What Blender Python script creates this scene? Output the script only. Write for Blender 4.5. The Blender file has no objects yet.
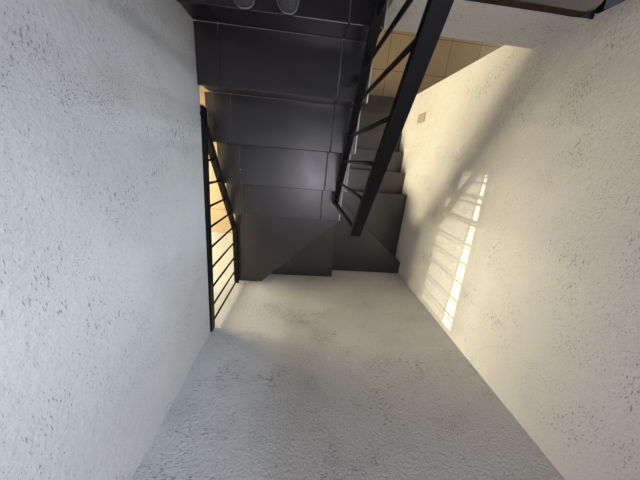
import bpy, bmesh, math, random
from mathutils import Vector, Matrix

sc = bpy.context.scene
CAM_Z = 3.92                      # eye height over the lower tiled floor


def P(x, y, d):
    """x to the right, y towards the far stucco wall, d below the camera -> world"""
    return Vector((x, -y, CAM_Z - d))


# ------------------------------------------------------------------ camera
cam_data = bpy.data.cameras.new('camera')
cam = bpy.data.objects.new('camera', cam_data)
sc.collection.objects.link(cam)
cam_data.sensor_fit = 'HORIZONTAL'
cam_data.sensor_width = 36.0
cam_data.lens = 237.86 / 640 * 36.0
cam_data.clip_start = 0.02
r0 = Vector((0.99475258, -0.08158674, -0.06173263))
r1 = Vector((0.05714064, 0.94355301, -0.32625552))
r2 = Vector((0.08486613, 0.32101608, 0.9432637))
m = lambda v: Vector((v.x, -v.y, -v.z))
right, up, back = m(r0), -m(r1), -m(r2)
cam.matrix_world = Matrix((
    (right.x, up.x, back.x, 0), (right.y, up.y, back.y, 0),
    (right.z, up.z, back.z, CAM_Z), (0, 0, 0, 1)))
sc.camera = cam

# ------------------------------------------------------------------ world, sun, area lights, exposure
world = bpy.data.worlds.new('world')
sc.world = world
world.use_nodes = True
bg = world.node_tree.nodes['Background']
bg.inputs[0].default_value = (0.72, 0.85, 1.0, 1)
bg.inputs[1].default_value = 0.6


def lamp(name, kind, loc, direction, energy, color, **kw):
    l = bpy.data.lights.new(name, kind)
    o = bpy.data.objects.new(name, l)
    sc.collection.objects.link(o)
    o.location = loc
    o.rotation_euler = Vector(direction).to_track_quat('-Z', 'Y').to_euler()
    l.energy = energy
    l.color = color
    for k, v in kw.items():
        setattr(l, k, v)
    return o


# low sun mirrored up through the high window of the lower room
lamp('sun', 'SUN', (-6, 0, 2), (1, 0.0, 0.019), 5.5, (1.0, 0.93, 0.74), angle=math.radians(0.08))
# the glazed door of the lower room on the left (warm daylight)
lamp('door_daylight', 'AREA', P(-3.3, 0.75, 2.68), (1, 0, 0.0), 350, (1.0, 0.87, 0.57),
     shape='RECTANGLE', size=0.8, size_y=1.45)
# window of the upper hall, behind the photographer to the right (cool daylight)
lamp('hall_daylight', 'AREA', P(2.9, -2.35, -0.3), (-0.85, -0.6, -0.15), 330, (0.70, 0.86, 1.0),
     shape='RECTANGLE', size=1.1, size_y=1.4)
# added fill lamp that brightens the lower hall floor; no window there
lamp('lower_hall_fill', 'AREA', P(3.6, -2.2, 2.7), (-1, 0, 0.0), 14, (1.0, 0.86, 0.65),
     shape='RECTANGLE', size=1.0, size_y=1.0)
# skylight over the stairwell (cool daylight)
lamp('skylight_daylight', 'AREA', P(0.45, 0.4, -1.3), (0, 0, -1), 27, (0.95, 0.9, 1.0),
     shape='RECTANGLE', size=0.8, size_y=0.8)

sc.view_settings.view_transform = 'Standard'
sc.view_settings.look = 'None'
sc.view_settings.gamma = 1.0
sc.view_settings.use_curve_mapping = False
sc.view_settings.exposure = 0.0


# ------------------------------------------------------------------ materials
def mat(name, color, rough=0.5, spec=0.5, metallic=0.0):
    M = bpy.data.materials.new(name)
    M.use_nodes = True
    b = M.node_tree.nodes['Principled BSDF']
    b.inputs['Base Color'].default_value = (*color, 1)
    b.inputs['Roughness'].default_value = rough
    b.inputs['Specular IOR Level'].default_value = spec
    b.inputs['Metallic'].default_value = metallic
    return M, M.node_tree.nodes, M.node_tree.links, b


def N(nodes, kind, **kw):
    n = nodes.new(kind)
    for k, v in kw.items():
        if k in n.inputs:
            n.inputs[k].default_value = v
        else:
            setattr(n, k, v)
    return n


def mathn(nodes, links, op, a, b=None, clamp=False):
    n = nodes.new('ShaderNodeMath')
    n.operation = op
    n.use_clamp = clamp
    for i, v in enumerate((a, b)):
        if v is None:
            continue
        if isinstance(v, (int, float)):
            n.inputs[i].default_value = v
        else:
            links.new(v, n.inputs[i])
    return n.outputs[0]


def ramp(nodes, links, src, stops):
    r = nodes.new('ShaderNodeValToRGB')
    while len(r.color_ramp.elements) < len(stops):
        r.color_ramp.elements.new(0.5)
    for e, (p, c) in zip(r.color_ramp.elements, stops):
        e.position = p
        e.color = (*c, 1) if len(c) == 3 else c
    links.new(src, r.inputs[0])
    return r.outputs[0]


def stucco(name, base, pit, pit_amount=1.0, bump=0.42, grain=1.0, dist=0.012, dimple=44.0):
    """rough plaster: fine grain, trowel dimples and short dark gouges in loose clusters"""
    M, n, l, b = mat(name, base, 0.85, 0.25)
    tc = n.new('ShaderNodeTexCoord')
    pits = None
    for rot, stretch, seed in (((0.5, 0.9, 0.4), (48, 190, 190), 0.0), ((-0.6, 0.5, 1.1), (200, 55, 190), 7.3)):
        mp = N(n, 'ShaderNodeMapping')
        mp.inputs['Rotation'].default_value = rot
        mp.inputs['Scale'].default_value = stretch
        mp.inputs['Location'].default_value = (seed, seed, seed)
        l.new(tc.outputs['Object'], mp.inputs[0])
        nz = N(n, 'ShaderNodeTexNoise', Scale=1.0, Detail=2.0, Roughness=0.55)
        l.new(mp.outputs[0], nz.inputs['Vector'])
        cl = N(n, 'ShaderNodeTexNoise', Scale=3.1 + seed * 0.1, Detail=3.0, Roughness=0.6)
        l.new(tc.outputs['Object'], cl.inputs['Vector'])
        # threshold lowered where the cluster noise is high
        thr = mathn(n, l, 'MULTIPLY', cl.outputs[0], 0.55)
        v = mathn(n, l, 'ADD', nz.outputs[0], thr)
        v = mathn(n, l, 'SUBTRACT', v, 0.952 - 0.02 * pit_amount)
        v = mathn(n, l, 'MULTIPLY', v, 14.0, True)
        pits = v if pits is None else mathn(n, l, 'MAXIMUM', pits, v)
    mott = N(n, 'ShaderNodeTexNoise', Scale=1.6, Detail=4.0, Roughness=0.6)
    l.new(tc.outputs['Object'], mott.inputs['Vector'])
    c1 = ramp(n, l, mott.outputs[0], [(0.3, tuple(c * 0.93 for c in base)), (0.7, tuple(min(1, c * 1.05) for c in base))])
    mx = n.new('ShaderNodeMix')
    mx.data_type = 'RGBA'
    l.new(mathn(n, l, 'MULTIPLY', pits, 0.75), mx.inputs[0])
    l.new(c1, mx.inputs[6])
    mx.inputs[7].default_value = (*pit, 1)
    l.new(mx.outputs[2], b.inputs['Base Color'])
    fine = N(n, 'ShaderNodeTexNoise', Scale=120.0, Detail=3.0, Roughness=0.6)
    l.new(tc.outputs['Object'], fine.inputs['Vector'])
    mid = N(n, 'ShaderNodeTexNoise', Scale=dimple, Detail=3.0, Roughness=0.55)
    l.new(tc.outputs['Object'], mid.inputs['Vector'])
    hgt = mathn(n, l, 'MULTIPLY', fine.outputs[0], grain * 0.5)
    hgt = mathn(n, l, 'ADD', hgt, mathn(n, l, 'MULTIPLY', mid.outputs[0], 1.0))
    hgt = mathn(n, l, 'SUBTRACT', hgt, mathn(n, l, 'MULTIPLY', pits, 0.55))
    bp = N(n, 'ShaderNodeBump', Strength=bump, Distance=dist)
    l.new(hgt, bp.inputs['Height'])
    l.new(bp.outputs[0], b.inputs['Normal'])
    return M


STUCCO = stucco('white_stucco', (0.52, 0.515, 0.505), (0.17, 0.16, 0.15))
STUCCO_ROUGH = stucco('rough_white_stucco', (0.52, 0.515, 0.505), (0.17, 0.16, 0.15), 1.9, 0.75, 1.9, 0.012, 72.0)
STUCCO_SMOOTH = stucco('white_stucco_plain', (0.52, 0.51, 0.5), (0.3, 0.28, 0.26), 0.2, 0.2)


def dark_tile(name, base, rough, spec=0.5):
    M, n, l, b = mat(name, base, rough, spec)
    tc = n.new('ShaderNodeTexCoord')
    nz = N(n, 'ShaderNodeTexNoise', Scale=9.0, Detail=6.0, Roughness=0.65)
    l.new(tc.outputs['Object'], nz.inputs['Vector'])
    c = ramp(n, l, nz.outputs[0], [(0.3, tuple(v * 0.82 for v in base)), (0.72, tuple(v * 1.22 for v in base))])
    l.new(c, b.inputs['Base Color'])
    f = N(n, 'ShaderNodeTexNoise', Scale=240.0, Detail=2.0)
    l.new(tc.outputs['Object'], f.inputs['Vector'])
    rr = n.new('ShaderNodeMapRange')
    rr.inputs['To Min'].default_value = rough - 0.08
    rr.inputs['To Max'].default_value = rough + 0.1
    l.new(nz.outputs[0], rr.inputs['Value'])
    l.new(rr.outputs[0], b.inputs['Roughness'])
    bp = N(n, 'ShaderNodeBump', Strength=0.12, Distance=0.003)
    l.new(f.outputs[0], bp.inputs['Height'])
    l.new(bp.outputs[0], b.inputs['Normal'])
    return M


TILE = dark_tile('charcoal_tile', (0.014, 0.0112, 0.0125), 0.31, 0.8)
GROUT = mat('grey_grout', (0.10, 0.095, 0.09), 0.9, 0.2)[0]
EDGE = mat('pale_tile_edge', (0.62, 0.60, 0.57), 0.7, 0.3)[0]
STONE = dark_tile('brown_stone', (0.04, 0.028, 0.02), 0.9, 0.05)
UPPER_TILE = dark_tile('black_tile', (0.008, 0.008, 0.008), 0.85, 0.08)


def black_metal():
    M, n, l, b = mat('black_painted_steel', (0.003, 0.003, 0.0035), 0.5, 0.18)
    tc = n.new('ShaderNodeTexCoord')
    nz = N(n, 'ShaderNodeTexNoise', Scale=60.0, Detail=3.0)
    l.new(tc.outputs['Object'], nz.inputs['Vector'])
    bp = N(n, 'ShaderNodeBump', Strength=0.1, Distance=0.003)
    l.new(nz.outputs[0], bp.inputs['Height'])
    l.new(bp.outputs[0], b.inputs['Normal'])
    return M


METAL = black_metal()


def floor_tiles():
    M, n, l, b = mat('tan_floor_tiles', (0.42, 0.26, 0.12), 0.35, 0.5)
    tc = n.new('ShaderNodeTexCoord')
    sp = n.new('ShaderNodeSeparateXYZ')
    l.new(tc.outputs['Object'], sp.inputs[0])
    S = 0.435
    masks = []
    ids = []
    for ax, off in ((0, 1.09), (1, 1.27)):           # joints run through x = 1.09 and y(world) = +1.27
        u = mathn(n, l, 'DIVIDE', mathn(n, l, 'SUBTRACT', sp.outputs[ax], off), S)
        u = mathn(n, l, 'ADD', u, 100.0)
        fr = mathn(n, l, 'FRACT', u)
        d = mathn(n, l, 'MINIMUM', fr, mathn(n, l, 'SUBTRACT', 1.0, fr))
        masks.append(mathn(n, l, 'LESS_THAN', d, 0.009))
        ids.append(mathn(n, l, 'FLOOR', u))
    g = mathn(n, l, 'MAXIMUM', masks[0], masks[1])
    cb = n.new('ShaderNodeCombineXYZ')
    l.new(ids[0], cb.inputs[0])
    l.new(ids[1], cb.inputs[1])
    wn = n.new('ShaderNodeTexWhiteNoise')
    l.new(cb.outputs[0], wn.inputs['Vector'])
    nz = N(n, 'ShaderNodeTexNoise', Scale=5.0, Detail=5.0, Roughness=0.6)
    l.new(tc.outputs['Object'], nz.inputs['Vector'])
    v = mathn(n, l, 'ADD', mathn(n, l, 'MULTIPLY', wn.outputs['Value'], 0.25), mathn(n, l, 'MULTIPLY', nz.outputs[0], 0.75))
    c = ramp(n, l, v, [(0.25, (0.21, 0.155, 0.10)), (0.75, (0.265, 0.2, 0.13))])
    mx = n.new('ShaderNodeMix')
    mx.data_type = 'RGBA'
    l.new(g, mx.inputs[0])
    l.new(c, mx.inputs[6])
    mx.inputs[7].default_value = (0.07, 0.04, 0.024, 1)
    l.new(mx.outputs[2], b.inputs['Base Color'])
    bp = N(n, 'ShaderNodeBump', Strength=0.4, Distance=0.003)
    l.new(mathn(n, l, 'SUBTRACT', 1.0, g), bp.inputs['Height'])
    l.new(bp.outputs[0], b.inputs['Normal'])
    return M


FLOOR_TILES = floor_tiles()


def clear_pane(name, tint):
    M = bpy.data.materials.new(name)
    M.use_nodes = True
    n, l = M.node_tree.nodes, M.node_tree.links
    for x in list(n):
        n.remove(x)
    out = n.new('ShaderNodeOutputMaterial')
    t = n.new('ShaderNodeBsdfTransparent')
    t.inputs[0].default_value = (*tint, 1)
    g = n.new('ShaderNodeBsdfGlossy')
    g.inputs['Roughness'].default_value = 0.02
    mx = n.new('ShaderNodeMixShader')
    mx.inputs[0].default_value = 0.06
    l.new(t.outputs[0], mx.inputs[1])
    l.new(g.outputs[0], mx.inputs[2])
    l.new(mx.outputs[0], out.inputs[0])
    return M


GLASS = clear_pane('window_glass', (0.95, 0.95, 0.95))
FROST, _n, _l, _b = mat('frosted_glass', (0.8, 0.78, 0.7), 0.6, 0.4)
_t = _n.new('ShaderNodeBsdfTranslucent')
_t.inputs[0].default_value = (0.8, 0.76, 0.66, 1)
_l.new(_t.outputs[0], _n['Material Output'].inputs[0])
DIM_PANE = clear_pane('sun_dimming_glass', (0.52, 0.52, 0.5))  # tint put in to weaken the lower part of the sun patch


# ------------------------------------------------------------------ mesh helpers
class MB:
    def __init__(self):
        self.bm = bmesh.new()

    def poly(self, pts, d0, d1, bevel=0.0):
        """prism: outline pts [(x, y)] from depth d0 (top) to d1 (bottom)"""
        bm = self.bm
        top = [bm.verts.new(P(x, y, d0)) for x, y in pts]
        bot = [bm.verts.new(P(x, y, d1)) for x, y in pts]
        fs = [bm.faces.new(top), bm.faces.new(bot[::-1])]
        k = len(pts)
        for i in range(k):
            fs.append(bm.faces.new((top[i], bot[i], bot[(i + 1) % k], top[(i + 1) % k])))
        if bevel:
            es = set()
            for f in fs:
                es.update(f.edges)
            bmesh.ops.bevel(bm, geom=list(es), offset=bevel, segments=2, affect='EDGES', profile=0.5)
        return self

    def box(self, x0, x1, y0, y1, d0, d1, bevel=0.0):
        return self.poly([(x0, y0), (x1, y0), (x1, y1), (x0, y1)], d0, d1, bevel)

    def prism_x(self, pts, x0, x1):
        """outline pts [(y, d)] extruded along x"""
        bm = self.bm
        a = [bm.verts.new(P(x0, y, d)) for y, d in pts]
        b = [bm.verts.new(P(x1, y, d)) for y, d in pts]
        bm.faces.new(a)
        bm.faces.new(b[::-1])
        k = len(pts)
        for i in range(k):
            bm.faces.new((a[i], b[i], b[(i + 1) % k], a[(i + 1) % k]))
        return self

    def bar(self, A, B, w, t, bevel=0.003):
        """rectangular bar from A to B (x, y, d): w across, t in its own upright direction"""
        a, b = P(*A), P(*B)
        z = (b - a).normalized()
        ref = Vector((0, 0, 1)) if abs(z.z) < 0.95 else Vector((0, 1, 0))
        x = z.cross(ref).normalized()
        y = x.cross(z).normalized()
        bm = self.bm
        r = []
        for c in (a, b):
            r.append([bm.verts.new(c + x * (sx * w / 2) + y * (sy * t / 2)) for sx, sy in ((-1, -1), (1, -1), (1, 1), (-1, 1))])
        fs = [bm.faces.new(r[0]), bm.faces.new(r[1][::-1])]
        for i in range(4):
            fs.append(bm.faces.new((r[0][i], r[1][i], r[1][(i + 1) % 4], r[0][(i + 1) % 4])))
        if bevel:
            es = set()
            for f in fs:
                es.update(f.edges)
            bmesh.ops.bevel(bm, geom=list(es), offset=bevel, segments=2, affect='EDGES', profile=0.5)
        return self

    def rod(self, A, B, rad, seg=12):
        a, b = P(*A), P(*B)
        z = (b - a).normalized()
        ref = Vector((0, 0, 1)) if abs(z.z) < 0.95 else Vector((0, 1, 0))
        x = z.cross(ref).normalized()
        y = x.cross(z).normalized()
        bm = self.bm
        rings = [[bm.verts.new(c + (x * math.cos(2 * math.pi * i / seg) + y * math.sin(2 * math.pi * i / seg)) * rad)
                  for i in range(seg)] for c in (a, b)]
        bm.faces.new(rings[0])
        bm.faces.new(rings[1][::-1])
        for i in range(seg):
            f = bm.faces.new((rings[0][i], rings[1][i], rings[1][(i + 1) % seg], rings[0][(i + 1) % seg]))
            f.smooth = True
        return self

    def build(self, name, material, parent=None):
        bmesh.ops.recalc_face_normals(self.bm, faces=self.bm.faces[:])
        me = bpy.data.meshes.new(name)
        self.bm.to_mesh(me)
        self.bm.free()
        me.materials.append(material)
        o = bpy.data.objects.new(name, me)
        sc.collection.objects.link(o)
        if parent is not None:
            o.parent = parent
            o.matrix_parent_inverse = Matrix.Translation(-parent.location)
        return o


def thing(name, label, cat, loc, group=None):
    o = bpy.data.objects.new(name, None)
    o.empty_display_size = 0.1
    sc.collection.objects.link(o)
    o.location = loc
    return tag(o, label, cat, group)


def tag(o, label, cat, group=None):
    o['label'] = label
    o['category'] = cat
    if group:
        o['group'] = group
    return o


def struct(o):
    o['kind'] = 'structure'
    return o


# ------------------------------------------------------------------ dimensions
H = 0.178
D0 = 1.428
XL, XR, W, YB = -0.63, 0.36, 1.28, 1.302
Y0, GU = -0.641, 0.291
YE, GL = 0.338, 0.247
D = lambda k: D0 + k * H
nos = lambda k: Y0 + k * GU
FLOOR_D = D(14)
UP_D = D(-1)
wall_bottom = lambda y: 1.635 - 0.075 * (y + 0.35)

# ------------------------------------------------------------------ the building shell
struct(MB().box(-3.7, 4.0, -3.6, 2.0, FLOOR_D, FLOOR_D + 0.15).build('floor', FLOOR_TILES))

# far wall (bottom of the photograph) runs on past the left opening into the lower room
struct(MB().box(-3.7, 1.45, YB, YB + 0.18, -1.45, FLOOR_D).build('wall_back', STUCCO_ROUGH))
# left wall hangs down to the edge of the slab; the opening with the railing is below it
lw = MB()
lw.prism_x([(-3.4, -1.45), (YB, -1.45), (YB, wall_bottom(YB)), (-0.35, wall_bottom(-0.35)), (-3.4, wall_bottom(-0.35))], XL - 0.15, XL)
struct(lw.build('wall_left', STUCCO))
# right wall: ends at a corner below the slab, and at the landing above it
rw = MB()
rw.prism_x([(-0.72, -1.45), (YB, -1.45), (YB, FLOOR_D), (-0.814, FLOOR_D), (-0.814, 1.59), (-0.72, 1.59)], W, W + 0.15)
struct(rw.build('wall_right', STUCCO))
# walls out of view that close the building
lo = MB()          # far wall of the lower left room with openings for the high window and the glazed door
WX0, WX1 = -3.65, -3.5
lo.box(WX0, WX1, -3.4, -0.3, 1.3, FLOOR_D)
lo.box(WX0, WX1, 1.27, YB + 0.1, 1.3, FLOOR_D)
lo.box(WX0, WX1, -0.3, 1.27, 1.3, 1.60)
lo.box(WX0, WX1, -0.3, -0.02, 1.60, 2.16)
lo.box(WX0, WX1, -0.3, 1.27, 2.16, 2.30)
lo.box(WX0, WX1, -0.3, 0.32, 2.30, FLOOR_D)
lo.box(WX0, WX1, 1.2, 1.27, 2.30, FLOOR_D)
lo.build('wall_lower_left', STUCCO_SMOOTH)['kind'] = 'structure'
struct(MB().box(-3.65, 4.0, -3.55, -3.4, -1.45, FLOOR_D).build('wall_front', STUCCO_SMOOTH))
struct(MB().box(3.85, 4.0, -3.4, YB + 0.18, -1.45, FLOOR_D).build('wall_right_outer', STUCCO_SMOOTH))
struct(MB().box(W + 0.15, 3.85, YB, YB + 0.18, -1.45, FLOOR_D).build('wall_back_outer', STUCCO_SMOOTH))
struct(MB().box(-3.65, XL - 0.15, -3.4, YB, 1.3, 1.45).build('ceiling_lower', STUCCO_SMOOTH))
# roof with the skylight opening
SX0, SX1, SY0, SY1 = -0.15, 1.25, -0.6, 0.8
ce = MB()
ce.box(XL - 0.15, SX0, -3.4, YB + 0.18, -1.6, -1.45)
ce.box(SX1, 4.0, -3.4, YB + 0.18, -1.6, -1.45)
ce.box(SX0, SX1, -3.4, SY0, -1.6, -1.45)
ce.box(SX0, SX1, SY1, YB + 0.18, -1.6, -1.45)
struct(ce.build('ceiling', STUCCO_SMOOTH))
# unseen wall added to shade the left wall, open beside the right wall's end
struct(MB().box(W, W + 0.15, -3.4, -1.28, -1.45, UP_D).build('wall_light_blocker', STUCCO_SMOOTH))

# high window of the lower room: clear strip on top, tinted pane below added to dim the sun, thin bar between
wf = MB()
for d in (1.61, 1.765, 2.15):
    wf.box(-3.6, -3.56, -0.02, 1.27, d - 0.008, d + 0.008)
for y in (-0.01, 1.262):
    wf.box(-3.6, -3.56, y - 0.01, y + 0.01, 1.60, 2.16)
for y in (0.025, 0.18, 0.35, 0.56, 0.707, 0.807, 1.02, 1.182):
    wf.box(-3.598, -3.583, y - 0.005, y + 0.005, 1.60, 2.16)
win = struct(wf.build('window_1', METAL))
MB().box(-3.582, -3.578, 0, 1.255, 1.62, 1.756).build('pane', GLASS, win)
MB().box(-3.582, -3.578, 0, 1.255, 1.774, 2.141).build('pane', DIM_PANE, win)
df = MB()
for y in (0.35, 1.17):
    df.box(-3.61, -3.55, y - 0.03, y + 0.03, 2.30, FLOOR_D)
for d in (2.33, 3.2, FLOOR_D - 0.06):
    df.box(-3.61, -3.55, 0.32, 1.2, d - 0.03, d + 0.03)
door = struct(df.build('door_1', METAL))
MB().box(-3.585, -3.575, 0.38, 1.14, 2.36, FLOOR_D - 0.09).build('pane', FROST, door)

# skylight frame
sf = MB()
for x in (SX0 + 0.02, SX1 - 0.02, (SX0 + SX1) / 2):
    sf.box(x - 0.02, x + 0.02, SY0, SY1, -1.56, -1.5)
for y in (SY0 + 0.02, SY1 - 0.02):
    sf.box(SX0, SX1, y - 0.02, y + 0.02, -1.56, -1.5)
sky = struct(sf.build('window_2', METAL))
MB().box(SX0 + 0.01, SX1 - 0.01, SY0 + 0.01, SY1 - 0.01, -1.535, -1.53).build('pane', GLASS, sky)

# upper floor slab
sl = MB()
sl.box(XR, W + 0.0, -3.4, -0.705, UP_D + 0.035, 1.59)
sl.box(W, 3.85, -3.4, -0.815, UP_D + 0.035, 1.59)
sl.box(XL, XR, -3.4, -0.935, UP_D + 0.035, 1.59)
struct(sl.build('floor_slab', STUCCO))
uf = MB()
uf.box(XL, XR, -3.4, nos(-1), UP_D, UP_D + 0.034)
uf.box(XR, W, -3.4, -0.952, UP_D, UP_D + 0.034)
uf.box(W, 3.85, -3.4, -0.73, UP_D, UP_D + 0.034)
struct(uf.build('floor_upper', UPPER_TILE))
# brown stone edging with a rounded nose along the slab edge
uf2 = MB().box(XR, W, -0.96, -0.7075, UP_D + 0.031, UP_D + 0.0349)
struct(uf2.build('floor_upper', UPPER_TILE))
tr = MB()
ol = [(XR + 0.01, -0.703)]
for i in range(9):
    a = math.pi / 2 * i / 8
    ol.append((W - 0.015 - 0.08 + 0.08 * math.sin(a), -0.783 + 0.08 * math.cos(a)))
ol += [(W - 0.015, -0.95), (XR + 0.01, -0.95)]
tr.poly(ol, UP_D - 0.015, UP_D + 0.03, 0.012)
struct(tr.build('trim_1', STONE))

# ------------------------------------------------------------------ the staircase
stair = thing('staircase', 'charcoal tiled staircase turning with wedge steps between white stucco walls', 'stairs', P(0.3, 0.3, FLOOR_D))
T = 0.018
GAP = 0.0022
OV = 0.008


def part_mesh(mb, name, material, parent=stair):
    return mb.build(name, material, parent)


# upper flight: treads of three tiles with a pale cut edge at the open side, risers below
JL, JR = -0.50, 0.178
for k in range(0, 5):
    y0, y1 = nos(k - 1) - (0.0 if k else 0.0), nos(k) + OV
    x0 = XL - 0.03 if k > 1 else XL + 0.002
    mb = MB()
    for xa, xb in ((x0, JL - GAP), (JL + GAP, JR - GAP), (JR + GAP, XR - 0.007)):
        mb.box(xa, xb, y0 + 0.002, y1, D(k), D(k) + T, 0.003)
    tr_ = part_mesh(mb, 'tread', TILE)
    if k == 3:
        s = MB()
        c = (-0.49, 0.128)
        s.poly([(c[0] + 0.004 * math.cos(a), c[1] + 0.005 * math.sin(a)) for a in [i * math.pi / 4 for i in range(8)]], D(k) - 0.001, D(k) + 0.001)
        o = s.build('paint_speck', EDGE, stair)
        o['label'] = 'white paint speck'
    e = MB().box(XR - 0.0065, XR, y0 + 0.004, y1 - 0.004, D(k) + 0.0005, D(k) + T + 0.02, 0.001)
    o = part_mesh(e, 'tread_edge', EDGE)
    o['label'] = 'pale cut edge of the tile'
    rb = MB()
    for xa, xb in ((x0, JL - GAP), (JL + GAP, JR - GAP), (JR + GAP, XR - 0.004)):
        rb.box(xa, xb, nos(k) - 0.012, nos(k), D(k) + T + 0.001, D(k + 1), 0.001)
    part_mesh(rb, 'riser', TILE)
# riser between the upper floor and the top step
rb = MB()
for xa, xb in ((XL + 0.002, JL - GAP), (JL + GAP, JR - GAP), (JR + GAP, XR - 0.004)):
    rb.box(xa, xb, nos(-1) - 0.003, nos(-1) + 0.001, UP_D + 0.036, D(0), 0.0005)
part_mesh(rb, 'riser', TILE)

# wedge steps round the turn
PA, PC = (0.355, 0.60), (0.36, 0.392)
lineA = (-0.40, YB)
wedges = [
    (5, [(XL - 0.014, nos(4) - 0.01), (XR, nos(4) - 0.01), (XR, 0.60), (lineA[0] + 0.01, YB - 0.002), (XL - 0.014, YB - 0.002)]),
    (6, [(0.30, 0.625), (0.362, 0.58), (0.400, YB - 0.002), (-0.43, YB - 0.002)]),
    (7, [(0.345, PC[1] - 0.012), (0.372, PC[1] - 0.012), (W - 0.002, 1.148), (W - 0.002, YB - 0.002), (0.385, YB - 0.002), (0.345, 0.62)]),
    (8, [(0.345, YE - OV), (W - 0.002, YE - OV), (W - 0.002, 1.17), (0.375, PC[1] + 0.01), (0.345, PC[1] + 0.01)]),
]
for k, pts in wedges:
    part_mesh(MB().poly(pts, D(k), D(k) + T, 0.003), 'tread', TILE)


def riser_line(a, b, k):
    ax, ay = a
    bx, by = b
    dx, dy = bx - ax, by - ay
    L_ = math.hypot(dx, dy)
    nx, ny = -dy / L_ * 0.006, dx / L_ * 0.006
    part_mesh(MB().poly([(ax - nx, ay - ny), (bx - nx, by - ny), (bx + nx, by + ny), (ax + nx, ay + ny)], D(k) + T + 0.001, D(k + 1) - 0.001), 'riser', TILE)


riser_line((0.34, 0.60), (-0.42, YB - 0.01), 5)
riser_line((0.352, 0.60), (0.388, YB - 0.01), 6)
riser_line((0.36, PC[1] + 0.005), (W - 0.01, 1.158), 7)
riser_line((0.352, YE + 0.004), (W - 0.006, YE + 0.004), 8)

# lower flight
for i in range(1, 6):
    k = 8 + i
    ya, yb = YE - i * GL - OV, YE - (i - 1) * GL
    part_mesh(MB().box(XR - 0.01, W - 0.002, ya, yb, D(k), D(k) + T, 0.003), 'tread', TILE)
    riser_line((0.352, YE - i * GL + 0.004), (W - 0.006, YE - i * GL + 0.004), k)

# plastered body of the stairs
body = MB()
pts = [(nos(-1) - 0.001, D(0) + T + 0.001)]
for k in range(0, 5):
    pts += [(nos(k) - 0.013, D(k) + T + 0.001), (nos(k) - 0.013, D(k + 1) + T + 0.001)]
pts += [(0.60, D(5) + T + 0.001), (0.60, D(5) + 0.19)]
pts += [(nos(4), D(4) + 0.33), (nos(-1) - 0.001, D(-1) + 0.34)]
body.prism_x(pts, XL + 0.008, XR - 0.008)
for k, pl in wedges:
    cx = sum(p[0] for p in pl) / len(pl)
    cy = sum(p[1] for p in pl) / len(pl)
    sh = [(cx + (x - cx) * 0.965, cy + (y - cy) * 0.965) for x, y in pl]
    body.poly(sh, D(k) + T + 0.001, D(k) + 0.2)
o = part_mesh(body, 'stair_slab', STUCCO_SMOOTH)
low = MB()
pts = [(YE - 0.004, D(8) + 0.2), (YE - 0.004, D(9) + T + 0.001)]
for i in range(1, 6):
    pts += [(YE - i * GL + 0.012, D(8 + i) + T + 0.001), (YE - i * GL + 0.012, min(D(9 + i) + T + 0.001, FLOOR_D - 0.001))]
pts += [(0.1, FLOOR_D - 0.001), (YE - 0.004, D(8) + 0.45)]
low.prism_x(pts, XR + 0.002, W - 0.008)
o = part_mesh(low, 'stair_slab', STUCCO_SMOOTH)

# ------------------------------------------------------------------ railing at the open side of the upper flight
RX = 0.29
rail_d = lambda y: 0.66 + (y + 0.36) * 0.706            # top of the handrail
base_d = lambda y: 1.298 + (y + 0.655) * 0.757           # middle of the lower rail
rr = thing('stair_railing', 'black steel stair railing with a sloping flat handrail over the lower flight', 'railing', P(RX, 0.35, D(3)))
MB().bar((RX, -0.98, rail_d(-0.98) + 0.02), (RX, 0.362, rail_d(0.362) + 0.02), 0.052, 0.03).build('handrail', METAL, rr)
MB().bar((RX, -0.98, base_d(-0.98)), (RX, 0.355, base_d(0.355)), 0.046, 0.034).build('bottom_rail', METAL, rr)
MB().bar((RX, 0.35, rail_d(0.35) + 0.03), (RX, 0.35, base_d(0.35) + 0.02), 0.026, 0.026).build('post', METAL, rr)
for y in (0.165, 0.0, -0.155, -0.33, -0.475, -0.63, -0.785, -0.94):
    MB().rod((RX, y, rail_d(y) + 0.03), (RX, y, base_d(y) - 0.005), 0.009).build('baluster', METAL, rr)
for y, k in ((0.31, 3), (-0.18, 2), (-0.47, 1)):
    MB().bar((RX, y, base_d(y)), (RX + 0.01, y, D(k) + 0.002), 0.02, 0.02, 0.002).build('bracket', METAL, rr)

# ------------------------------------------------------------------ railing in the opening below the left wall
LX = -0.645
lrail = thing('stair_railing', 'black steel railing in the narrow opening under the left stucco wall', 'railing', P(LX, 0.9, D(5)))
ht = lambda y: wall_bottom(y) + 0.035
MB().bar((LX, -0.245, ht(-0.245)), (LX, YB - 0.004, ht(YB)), 0.058, 0.062).build('handrail', METAL, lrail)


def lb(y):
    if y < 0.55:
        return 1.635 + (y + 0.2) * 0.70
    return min(2.275, 2.16 + (y - 0.55) * 0.65)


br = MB()
BX = -0.635
br.bar((BX, -0.21, lb(-0.21)), (BX, 0.55, lb(0.55)), 0.042, 0.04)
br.bar((BX, 0.54, lb(0.54)), (BX, 0.73, 2.275), 0.042, 0.034)
br.bar((BX, 0.72, 2.275), (BX, YB - 0.004, 2.275), 0.042, 0.034)
br.build('bottom_rail', METAL, lrail)
for y in (0.067, 0.219, 0.376, 0.525, 0.677, 0.835, 0.99, 1.14, 1.275):
    MB().rod((LX, y, ht(y)), (BX, y, lb(y)), 0.0082).build('baluster', METAL, lrail)

# ------------------------------------------------------------------ small wall plate on the right wall
wp = MB().box(W - 0.008, W, -0.575, -0.475, 2.80, 2.975, 0.003)
tag(wp.build('wall_plate', mat('taupe_plastic', (0.32, 0.275, 0.21), 0.5)[0]),
    'small taupe square plate low on the sunlit right wall', 'wall plate')


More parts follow.
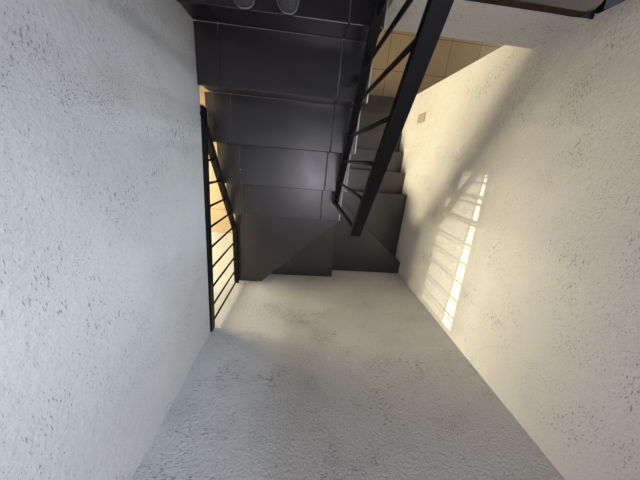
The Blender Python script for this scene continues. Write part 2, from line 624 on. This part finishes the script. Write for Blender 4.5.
# ------------------------------------------------------------------ shoes on the top step
def fabric():
    M, n, l, b = mat('dark_grey_knit', (0.045, 0.046, 0.05), 0.85, 0.2)
    tc = n.new('ShaderNodeTexCoord')
    v = N(n, 'ShaderNodeTexVoronoi', Scale=260.0)
    l.new(tc.outputs['Object'], v.inputs['Vector'])
    c = ramp(n, l, v.outputs['Distance'], [(0.2, (0.02, 0.02, 0.022)), (0.7, (0.085, 0.086, 0.092))])
    l.new(c, b.inputs['Base Color'])
    bp = N(n, 'ShaderNodeBump', Strength=0.4, Distance=0.002)
    l.new(v.outputs['Distance'], bp.inputs['Height'])
    l.new(bp.outputs[0], b.inputs['Normal'])
    return M


KNIT = fabric()
SOLE = mat('pale_grey_rubber', (0.24, 0.24, 0.235), 0.6, 0.4)[0]
SOLE_DARK = mat('black_rubber', (0.02, 0.02, 0.02), 0.6, 0.4)[0]
LACE = mat('grey_lace', (0.12, 0.12, 0.125), 0.8, 0.2)[0]

SECT = [  # v along the shoe (0 toe .. 1 heel), half width, upper height
    (0.0, 0.014, 0.022), (0.02, 0.030, 0.030), (0.06, 0.041, 0.038), (0.14, 0.048, 0.046), (0.26, 0.050, 0.055),
    (0.38, 0.049, 0.064), (0.50, 0.045, 0.078), (0.62, 0.040, 0.092), (0.74, 0.037, 0.098), (0.86, 0.036, 0.100),
    (0.95, 0.032, 0.102), (1.0, 0.020, 0.100)]
LEN = 0.29


def make_shoe(cx, tip_y, yaw, label, mirror):
    base = P(cx, tip_y, D(0))
    sh = thing('shoe', label, 'shoe', base, 'pair of dark grey sneakers on the top step')
    Rz = Matrix.Rotation(yaw, 4, 'Z')

    def w(u, v, z):            # u across, v towards the heel, z up
        return base + Rz @ Vector((u * mirror, v * LEN, z))

    def ring_mesh(zlo, zhi, grow):
        mb = MB()
        bm = mb.bm
        outl = []
        for v, hw, _ in SECT:
            outl.append((hw + grow, v))
        pts = [(a + 0.004 * math.sin(v * 6), v) for a, v in outl] + [(-a + 0.004 * math.sin(v * 6), v) for a, v in reversed(outl)]
        off = lambda v: v + (-grow / LEN if v < 0.5 else grow / LEN) * (1 if v in (0.0, 1.0) else 0)
        t = [bm.verts.new(w(a, off(v), zhi)) for a, v in pts]
        bt = [bm.verts.new(w(a * 0.95, off(v), zlo)) for a, v in pts]
        bm.faces.new(t)
        bm.faces.new(bt[::-1])
        for i in range(len(pts)):
            j = (i + 1) % len(pts)
            f = bm.faces.new((t[i], bt[i], bt[j], t[j]))
            f.smooth = True
        return mb

    ring_mesh(0.001, 0.012, 0.004).build('outsole', SOLE_DARK, sh)
    ring_mesh(0.012, 0.020, 0.003).build('midsole', SOLE, sh)
    up = MB()
    bm = up.bm
    rings = []
    for v, hw, hh in SECT:
        ring = []
        for i in range(13):
            a = math.pi * i / 12
            cz = math.sin(a) ** 0.75 if math.sin(a) > 0 else 0
            ring.append(bm.verts.new(w(-math.cos(a) * hw * (1 - 0.12 * cz) + 0.004 * math.sin(v * 6), v, 0.021 + cz * (hh - 0.012))))
        rings.append(ring)
    for i in range(len(rings) - 1):
        for j in range(12):
            if SECT[i][0] >= 0.5 and 3 <= j <= 8 and SECT[i + 1][0] <= 0.96:
                continue                       # the opening for the foot
            f = bm.faces.new((rings[i][j], rings[i + 1][j], rings[i + 1][j + 1], rings[i][j + 1]))
            f.smooth = True
    bm.faces.new(rings[0])
    bm.faces.new(rings[-1][::-1])
    uo = up.build('upper', KNIT, sh)
    so = uo.modifiers.new('thickness', 'SOLIDIFY')
    so.thickness = 0.003
    so.offset = 0
    sb = uo.modifiers.new('smooth', 'SUBSURF')
    sb.levels = sb.render_levels = 1
    lm = MB()
    bm = lm.bm
    for i, v in enumerate((0.27, 0.32, 0.37, 0.42, 0.47)):
        hh = 0.0545 + (v - 0.26) * 0.095 + 0.005 * i * 0.4
        for s in range(6):
            pass
        a = w(-0.022, v, hh - 0.001 + 0.004)
        b_ = w(0.026, v + 0.012, hh - 0.001 + 0.004)
        mid = (a + b_) / 2 + Vector((0, 0, 0.006))
        pr = None
        for q in (a, mid, b_):
            rg = [bm.verts.new(q + Vector((0, math.cos(t) * 0.004, math.sin(t) * 0.0025))) for t in [k_ * math.pi / 3 for k_ in range(6)]]
            if pr:
                for k_ in range(6):
                    bm.faces.new((pr[k_], rg[k_], rg[(k_ + 1) % 6], pr[(k_ + 1) % 6]))
            else:
                bm.faces.new(rg)
            pr = rg
        bm.faces.new(pr[::-1])
    lm.build('laces', LACE, sh)
    return sh


make_shoe(-0.315, -0.632, math.radians(4), 'dark grey sneaker with pale sole rim on the top step, nearer the left wall', 1)
make_shoe(-0.118, -0.634, math.radians(-4), 'dark grey sneaker with pale sole rim on the top step, nearer the sloping handrail', -1)
